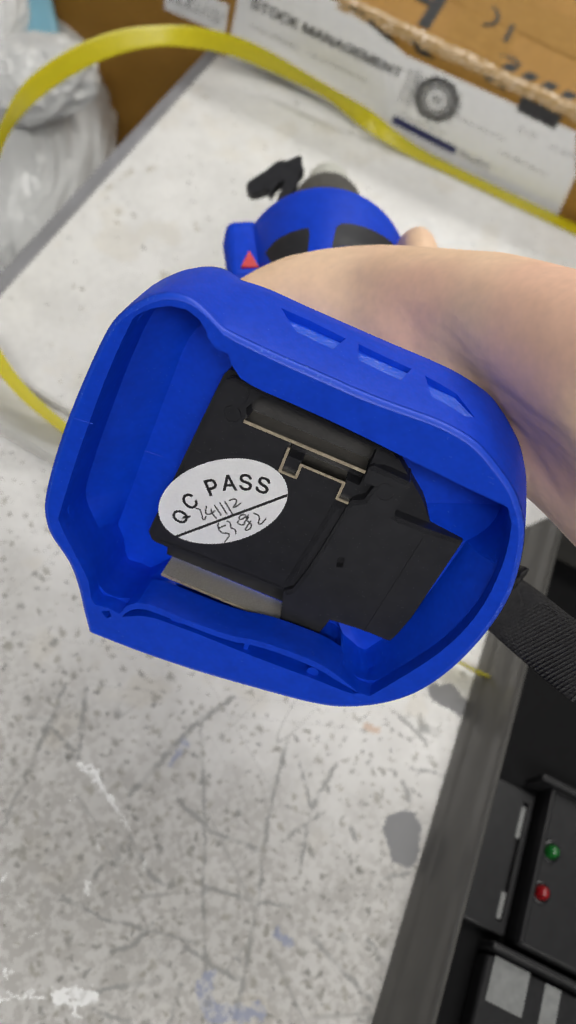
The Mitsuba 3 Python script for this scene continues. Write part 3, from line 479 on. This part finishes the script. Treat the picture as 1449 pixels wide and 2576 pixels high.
ang_ = np.degrees(np.arctan2(np.sin(TH), np.cos(TH)))
wR = np.interp(ang_, [-49, -44.5, 16, 24], [0, 1, 1, 0])          # the right-hand shelf is shallower
r_md = (1 - wR) * r_cs + wR * np.minimum(r_sh, r_cv - .4); z_md = -15.5 * (1 - wR) - 10.5 * wR
r_bt = np.minimum(r_fl, r_cv - .4) * (1 - wR) + wR * .945 * r_md
def oring(d, z, extra=0.): s_ = float(np.clip((-np.mean(z) - 1.5) / 9, 0, 1)); return ring(CC, (1 - s_) * r_rim + s_ * r_body + (d if d < 0 else d * gf) + extra * up * gf, z)
AX0, AX1 = np.array([-2.0, 5.5, -42.5]), np.array([-23.2, 19.8, -160.0]); ADIR = (AX1 - AX0) / np.linalg.norm(AX1 - AX0)
_e1 = np.cross(ADIR, (0, 1, 0)); _e1 /= np.linalg.norm(_e1); _e2 = np.cross(_e1, ADIR)
def circ(t, r, sq=1.):           # ring about the tool axis, t mm beyond the head's front ring; matches TH by direction
    c = AX1 + ADIR * t; u = np.array([1, 0, 0]) - ADIR * ADIR[0]; u /= np.linalg.norm(u); w = np.cross(ADIR, u); w *= np.sign(w[1])
    return c + r * (np.cos(TH)[:, None] * u + sq * np.sin(TH)[:, None] * w)
back = oring(-9, -40)
end = circ(-78, 19)
outer = [oring(0, -1.3), oring(1.1, -8, .4), oring(2.2, -16, .8), oring(3.1, -24, 1.2), oring(3.2, -28, 1.3), oring(2.2, -32, .9), oring(-1.2, -36), back]
outer += [back * (1 - s) + end * s for s in (.18, .4, .7, 1.)]
shell = man(loft([oring(-1.5, 0), oring(-1.0, -.2), oring(-.35, -.7)] + outer))
cav = ext(inn_p, -5.2, 2) + man(loft([ring(CC, r_cs, -5.0), ring(CC, r_md, z_md), ring(CC, r_bt, -24 * (1 - wR) - 16.0 * wR)]))
low = Polygon([(-40, -62), (60, -62), (60, -38), (-40, -38)])
flangeband = ext(Polygon(rim_p).buffer(-2.2).difference(Polygon(inn_p)).intersection(sbox(-29, -62, 34, -36)).buffer(.05), -11, -.02)
shell = shell - cav
lowb = Polygon(rim_p).buffer(-2.0).difference(Polygon(inn_p)).intersection(sbox(-37, -62, 30, -38))
for g in getattr(lowb, 'geoms', [lowb]):
    if g.area > 2: shell = shell + ext(g, -12, -.03)
shell = shell - ext(smooth_poly(D['slot'], 1, 45), -7, 1) - ext(D['hole'], -6, 1)
# pockets in the upper wall
wn = np.array([0, 26.6, 4.5]); wn /= np.linalg.norm(wn)
def wallframe(off):
    M = np.eye(4); M[:3, 0] = (1, 0, 0); M[:3, 2] = wn; M[:3, 1] = np.cross(wn, (1, 0, 0)); M[:3, 3] = np.array([0, 32.9, -1.4]) + wn * off; return M
pockets = [[(-19, 20.3), (-15.2, 15.0), (-13.0, 12.6), (-3.9, 11.9), (-2.2, 19.4), (-12, 20.6)], [(1.0, 19.6), (2.4, 12.2), (12.9, 10.9), (14.6, 18.2)], [(18.0, 17.6), (20.6, 9.2), (29.0, 7.9), (31.5, 10.1), (26.5, 15.8)]]
pk_floor = []
for pg in pockets:
    q = [(x, z - 1.4) for x, z in pg]
    deep = Polygon(q).buffer(-.35)
    lo = tm(ext(Polygon(q), -.9, 4)); lo.apply_transform(wallframe(0)); shell = shell - man(lo)
    zs = [z for _, z in q]; cut = sbox(-60, min(zs), 60, min(zs) + .80 * (max(zs) - min(zs)))
    f = tm(ext(deep.intersection(cut), -1.0, -.72)); f.apply_transform(wallframe(0)); pk_floor.append(f)
put('power_tool__foot', ff(shell), 'blue_plastic', 19)
for i, f in enumerate(pk_floor): put('power_tool__foot__grip_pad' + ('' if i == 0 else '_%03d' % i), ff(f), 'blue_textured', False)
# worn outer edge of the rim: its own thin bead
bead = loft([oring(-1.45, .03), oring(-.95, -.15), oring(-.30, -.65), oring(.04, -1.35), oring(-.8, -1.6), oring(-1.8, -.3), oring(-1.45, .03)], cap=False)
bead.faces = bead.faces[:-2 * NR]
put('power_tool__foot__rim_edge', ff(bead), 'blue_worn', True); labels['power_tool__foot__rim_edge'] = dict(label='scuffed pale rim edge')
pg = [m3.Manifold.cylinder(4.5, 1.55, 1.55, 28).translate((x, y + .5, -6)) for x, y in D['pegs']]
put('power_tool__foot__peg', ff(pg[0]), 'blue_inside'); put('power_tool__foot__peg_001', ff(pg[1]), 'blue_inside')
put('power_tool__foot__slot_rib', ff(bx(4.0, 5.2, -47.2, -40.8, -7, -1.6)), 'blue_inside', False)
# moulding seam: fine raised line over lip, walls and floor
def seam(pts, w=.16):
    out = []
    s = m3.Manifold.sphere(w, 8)
    for a, b in zip(pts[:-1], pts[1:]): out.append(m3.Manifold.batch_hull([s.translate(tuple(a)), s.translate(tuple(b))]))
    return m3.Manifold.batch_boolean(out, m3.OpType.Add)
for i, sq in enumerate(D['seams']): put('power_tool__foot__seam' + ('' if i == 0 else '_%03d' % i), ff(seam(sq, .13)), 'blue_worn')
# black terminal block
zA, zB, zF = -17., -14.1, -24.
A = smooth_poly(D['blockA'], 1, 20)
bA = bev(A, zF - .5, zA, .7) + ext(Polygon(A).buffer(1.2).intersection(sbox(-40, -45, 20, 30)), zF - .5, zA - 1.6) + ext(D['under'], zF - .5, -19)
gap = ext([(-18.5, 11.5), (-17, 8.9), (15.2, 8.9), (15.2, 14.8), (-16, 16.2)], -23, 0)
bA = bA - gap - ext([(-4.8, 4.2), (15, 4.2), (15, 8), (-4.8, 8)], -22, 0)
bA = bA + ext([(-27.5, -33), (-26, -40.8), (10.6, -40.4), (10.6, -30)], zF - .5, -21.8)
put('power_tool__terminal_block', ff(bA), 'black_plastic', 25)
Bp = smooth_poly(D['blockB'], 1, 25)
bB = bev(Bp, zF, zB, .9) - ext(D['slit'], zB - 2.5, 0)
for (x, y), r in ((D['boss'][0], 2.3),):
    bB = bB - (m3.Manifold.cylinder(1, r, r, 40) - m3.Manifold.cylinder(1, r - .18, r - .18, 40)).translate((x, y, zB - .2))
a, b = np.array(D['panel'][0]), np.array(D['panel'][1]); d = (b - a) / np.linalg.norm(b - a); nrm = np.array([-d[1], d[0]]) * .09
bB = bB - ext([a - nrm, b - nrm, b + nrm, a + nrm], zB - .3, 1)
put('power_tool__terminal_block__cover_plate', ff(bB), 'black_matte', 25)
put('power_tool__terminal_block__step', ff(bev(D['ridge'], zF, zB - .9, 1.2)), 'black_plastic', 25)
bR = bev([(-28.5, -34.6), (-28.5, -33.7), (8.0, -32.5), (8.6, -33.3)], zF, zA + .55, .35)
put('power_tool__terminal_block__lower_rail', ff(bR), 'black_plastic', 25)
put('power_tool__terminal_block__ramp', ff(bev([(14.6, -1.5), (12.6, -20), (10.2, -30.8), (7.6, -32), (9.0, -21), (11.0, -2.5)], zF, zA + 1.6, 1.2)), 'black_plastic', 25)
put('power_tool__terminal_block__pin_mark', ff((m3.Manifold.cylinder(.35, 2.3, 2.2, 40) - m3.Manifold.cylinder(1, 1.9, 1.9, 40)).translate((-21.2, 8.6, zA - .1))), 'black_plastic')
put('power_tool__terminal_block__end_ridge', ff(bev([(-25.3, 16.6), (-23.4, 18), (-19, 17.6), (-18.8, 12.4), (-20.6, 10.6), (-26.6, 11.6)], zF, zA + 1.0, .6)), 'black_plastic', 25)
# metal terminals: blades standing on the floor, cut edges in bronze
def blade(pts, th, z0, z1, key, mat='nickel', edge=True):
    p = np.array(pts, float); ls = LineString(p).buffer(th / 2, cap_style=2)
    put(key, ff(ext(ls, z0, z1)), mat, 25)
    if edge: put(key + '__cut_edge', ff(bev(LineString(p).buffer(th / 2 + .06, cap_style=2), z1, z1 + .22, .1)), 'cut_bronze', 25)
bl = D['bladeL']; blade([(-24.6, -42.5), (10.4, -42.5)], .85, zF, -14.4, 'power_tool__terminal')
blade([(-17.7, 8.9), (14.8, 8.9)], .75, zF, -15.2, 'power_tool__terminal_001', 'nickel_polished')
blade([(-4.9, 7.0), (-4.9, .1), (-.5, .1), (-.5, 3.9), (9.2, 3.9), (11.1, 3.9), (11.1, -.8), (14.2, -.8)], .62, zF, -15.4, 'power_tool__contact_clip', 'nickel_polished')
# oval sticker
st = np.array(D['sticker'])
put('oval_sticker__paper', ff(ext(st, -16.95, -16.78)), 'paper', False)
a, b = np.array(D['sline'][0]), np.array(D['sline'][1]); d = (b - a) / np.linalg.norm(b - a); nrm = np.array([-d[1], d[0]]) * .36
put('oval_sticker__dividing_line', ff(ext(Polygon([a - nrm, b - nrm, b + nrm, a + nrm]).intersection(Polygon(st).buffer(-.05)), -16.77, -16.70)), 'ink', False)
lt = []
for k in ('Q', 'C', 'P', 'A', 'S', 'S2'):
    x, y, ang, h = D['letter_' + k]; m = meshkit.text_mesh(k[0], h, .06, True); b = m.bounds
    m.apply_translation((-(b[0][0] + b[1][0]) / 2, 0, 0)); m.apply_transform(trimesh.transformations.rotation_matrix(math.radians(ang), (0, 0, 1))); m.apply_translation((x, y, -16.77)); lt.append(m)
put('oval_sticker__lettering', ff(trimesh.util.concatenate(lt)), 'ink', False)
hk = []
for pl in D['hand_ink']:
    q = LineString(pl); c = np.array(pl)
    for _ in range(2):
        c = np.vstack([c[:1]] + [np.stack([.75 * c[i] + .25 * c[i + 1], .25 * c[i] + .75 * c[i + 1]]) for i in range(len(c) - 1)] + [c[-1:]])
    hk.append(tm(ext(LineString(c).buffer(.19), -16.77, -16.71)))
put('oval_sticker__handwriting', ff(trimesh.util.concatenate(hk)), 'ink', False)
tag('oval_sticker', 'white oval sticker with QC PASS print and handwritten numbers', 'sticker')
# body of the tool: neck, head, vents, nozzle about the axis
AM = np.eye(4)
AM[:3, 2] = (-.20211061, .89577419, -.39590391); AM[:3, 0] = (.91552538, .31637027, .24844141); AM[:3, 1] = np.cross(AM[:3, 2], AM[:3, 0]); AM[:3, :3] *= MM; AM[:3, 3] = (-.0286, .2425, .1029)
def rev(prof, n=96): 
    return m3.Manifold.revolve(m3.CrossSection([np.array(prof, float)]), n)
put('power_tool__handle', place(rev([(0, -82), (18.6, -82), (18.2, -60), (19, -52), (21, -47), (20, -46), (0, -46)]), AM), 'blue_plastic')
put('power_tool__head', place(rev([(0, -50), (19.5, -50), (22, -44), (26, -32), (30.4, -16), (32.7, -7), (33.7, -3), (34, -1), (33.6, .8), (32.6, 1.8), (24, 2), (0, 2)]), AM), 'blue_plastic', 40)
def hr(t): return np.interp(t, [-50, -44, -32, -16, -7, -3], [19.5, 22, 26, 30.4, 32.7, 33.7])
def vent(poly, lift):
    P = Polygon([(a, t) for t, a in poly]).buffer(0).buffer(-1.2).buffer(1.2); out = []
    x0, y0, x1, y1 = P.bounds
    for a in np.arange(math.floor(x0), x1, 3.):
        for b in np.arange(math.floor(y0), y1, 4.):
            g = P.intersection(sbox(a, b, a + 3.0, b + 4.0))
            for h in getattr(g, 'geoms', [g]):
                if h.geom_type == 'Polygon' and h.area > .01: out.append(tm(ext(h, -2, lift)))
    m = trimesh.util.concatenate(out); v = m.vertices; th_ = np.radians(v[:, 0]); r = hr(v[:, 1]) + v[:, 2]
    m.vertices = np.stack([r * np.cos(th_), r * np.sin(th_), v[:, 1]], 1); 
    if m.volume < 0: m.invert()
    return m
# e2 of the measured angles is the axis frame's y
VENT = [[(-28.4, -139.8), (-27.3, -127.2), (-28.0, -113.0), (-28.7, -100.8), (-32.4, -100.3), (-46, -103.5), (-40, -136)], [(-40, -82), (-28.1, -80.2), (-25.0, -76.6), (-21.8, -62.2), (-18.1, -47.0), (-13.3, -33.1), (-17.6, -29.3), (-34, -60)]]
for i, vp in enumerate(VENT): put('power_tool__head__vent' + ('' if i == 0 else '_001'), place(vent(vp, .35), AM), 'black_matte', False)
s4 = m3.Manifold.sphere(4, 20)
put('power_tool__head__side_housing', place(m3.Manifold.batch_hull([s4.translate(tuple(p)) for p in D['bulge']]), S1), 'blue_plastic', 40)
put('power_tool__head__direction_button', prism3(W(D['red']), FWD * .010), 'red_plastic', False); labels['power_tool__head__direction_button'] = dict(label='small red triangular button')
put('power_tool__collar', place(rev([(0, 1.5), (24, 1.5), (20.5, 12), (20, 60), (18, 98), (16.5, 103), (0, 104)]), AM), 'neck_grey')
put('power_tool__nozzle', place(rev([(0, 100), (12.2, 100), (12, 150), (10.6, 155.5), (0, 156)], 64), AM), 'nozzle_white')
put('power_tool__lever', prism3(W(D['lever']), FWD * .009), 'black_plastic', False)
tag('power_tool', 'blue cordless power tool held with its open battery foot towards the viewer', 'power tool')
# ------------------------------------------------------------------ wrist strap
wb = W(D['webbing'])
wp = np.vstack([wb[0] * 2 - wb[1], wb]); wdir = [wv(-.55, .85, .22, 150, .0185, -1)] * len(wp)
wm, wuv = ribbon(wp, wdir, .0016, 160)
put('wrist_strap__webbing', wm, 'webbing', True, uv=wuv)
p2 = wb[:3] + (-DOWN * .0055 + FWD * .004 + RIGHT * .001); wm2, wuv2 = ribbon(np.vstack([p2[0] * 2 - p2[1], p2[:2], p2[1] + (p2[2] - p2[1]) * .55]), [wv(-.35, .9, .23, 110, .016, -1)] * 4, .0016, 80)
put('wrist_strap__folded_end', wm2, 'webbing', True, uv=wuv2)
tag('wrist_strap', 'black ribbed webbing wrist strap hanging from the blue tool', 'wrist strap')

# ------------------------------------------------------------------ hand and forearm
H = {k: (np.array(v[:3]), v[3]) for k, v in D['hand'].items()}
def sph(c, r): return m3.Manifold.sphere(r, 24).translate(tuple(float(x) for x in c))
def hull(*ks): return m3.Manifold.batch_hull([sph(*(H[k] if isinstance(k, str) else k)) for k in ks])
def inner(k, s=2.0, f=1.8): return (H[k][0] + FWD * f, H[k][1] - s)
parts = [hull('E1', 'W1'), hull('E2', 'W2'), hull('W2', 'P2'), hull(inner('E1'), inner('E2', 3, 1), inner('W1'), inner('W2', 3, 1)), hull('T', 'M1', 'W1', inner('P2', 2, 3)), hull('N0', 'N1'), hull('N1', 'N2'), hull('W1', inner('W2', 2, 2), 'M1', 'M3', 'P2'), hull('M1', 'M2', 'M3', 'P2'), hull('M2', 'P3', 'M3'), hull('P3', 'M3', 'P2'), hull('T', 'P3', 'M2'), hull('T', 'P3', 'M1'), hull('P3', 'M1', 'M3'), hull('T', 'M1', 'M2'), hull('T', 'T2', 'M2'), hull('T2', 'T3'), hull('T3', 'T4'),
         hull('M1', 'I0'), hull('I0', 'I1'), hull('I1', 'I2')]
axw0 = np.array([-28.6, 242.5, 102.9]); adw = np.array([-.20211, .89577, -.39590]); e1w = np.array([.91552, .31637, .24844]); e2w = np.array([.34780, -.31225, -.88404])
for t, m in ((-30, 'M1'), (-46, 'M1'), (-62, 'M3')):        # three more fingers curling under the handle
    ch = [H[m]] + [(axw0 + adw * (t + 2 * math.sin(i)) + (R_) * (math.cos(math.radians(a)) * e1w + math.sin(math.radians(a)) * e2w), r) for i, (a, r, R_) in enumerate([(-5, 9.5, 29), (45, 8.6, 28), (95, 7.8, 27), (135, 7.0, 26)])]
    parts += [m3.Manifold.batch_hull([sph(*ch[i]), sph(*ch[i + 1])]) for i in range(4)]
hm = tm(m3.Manifold.batch_boolean(parts, m3.OpType.Add).refine_to_length(1.3))
trimesh.smoothing.filter_taubin(hm, lamb=.5, nu=-.52, iterations=60)
def crease(m, lines):
    v, n = m.vertices.copy(), m.vertex_normals; off = np.zeros(len(v))
    for pts, depth, sig in lines:
        p = np.array(pts, float); d2 = np.full(len(v), 1e9)
        for a, c in zip(p[:-1], p[1:]):
            t = np.clip(((v - a) @ (c - a)) / ((c - a) @ (c - a)), 0, 1); d2 = np.minimum(d2, ((v - a - t[:, None] * (c - a)) ** 2).sum(1))
        off += .36 * depth * np.exp(-d2 / (2 * sig ** 2))
    off += .25 * (meshkit.fbm(v * .09, 3, 5) - .5) + .5 * (meshkit.noise(v * .035, 8) - .5)
    m.vertices = v + n * off[:, None]
crease(hm, D['creases'])
hm.apply_scale(MM)
put('person__skin', hm, 'skin', True)
tag('person', 'bare hand and forearm reaching from the right, gripping the blue tool', 'person')
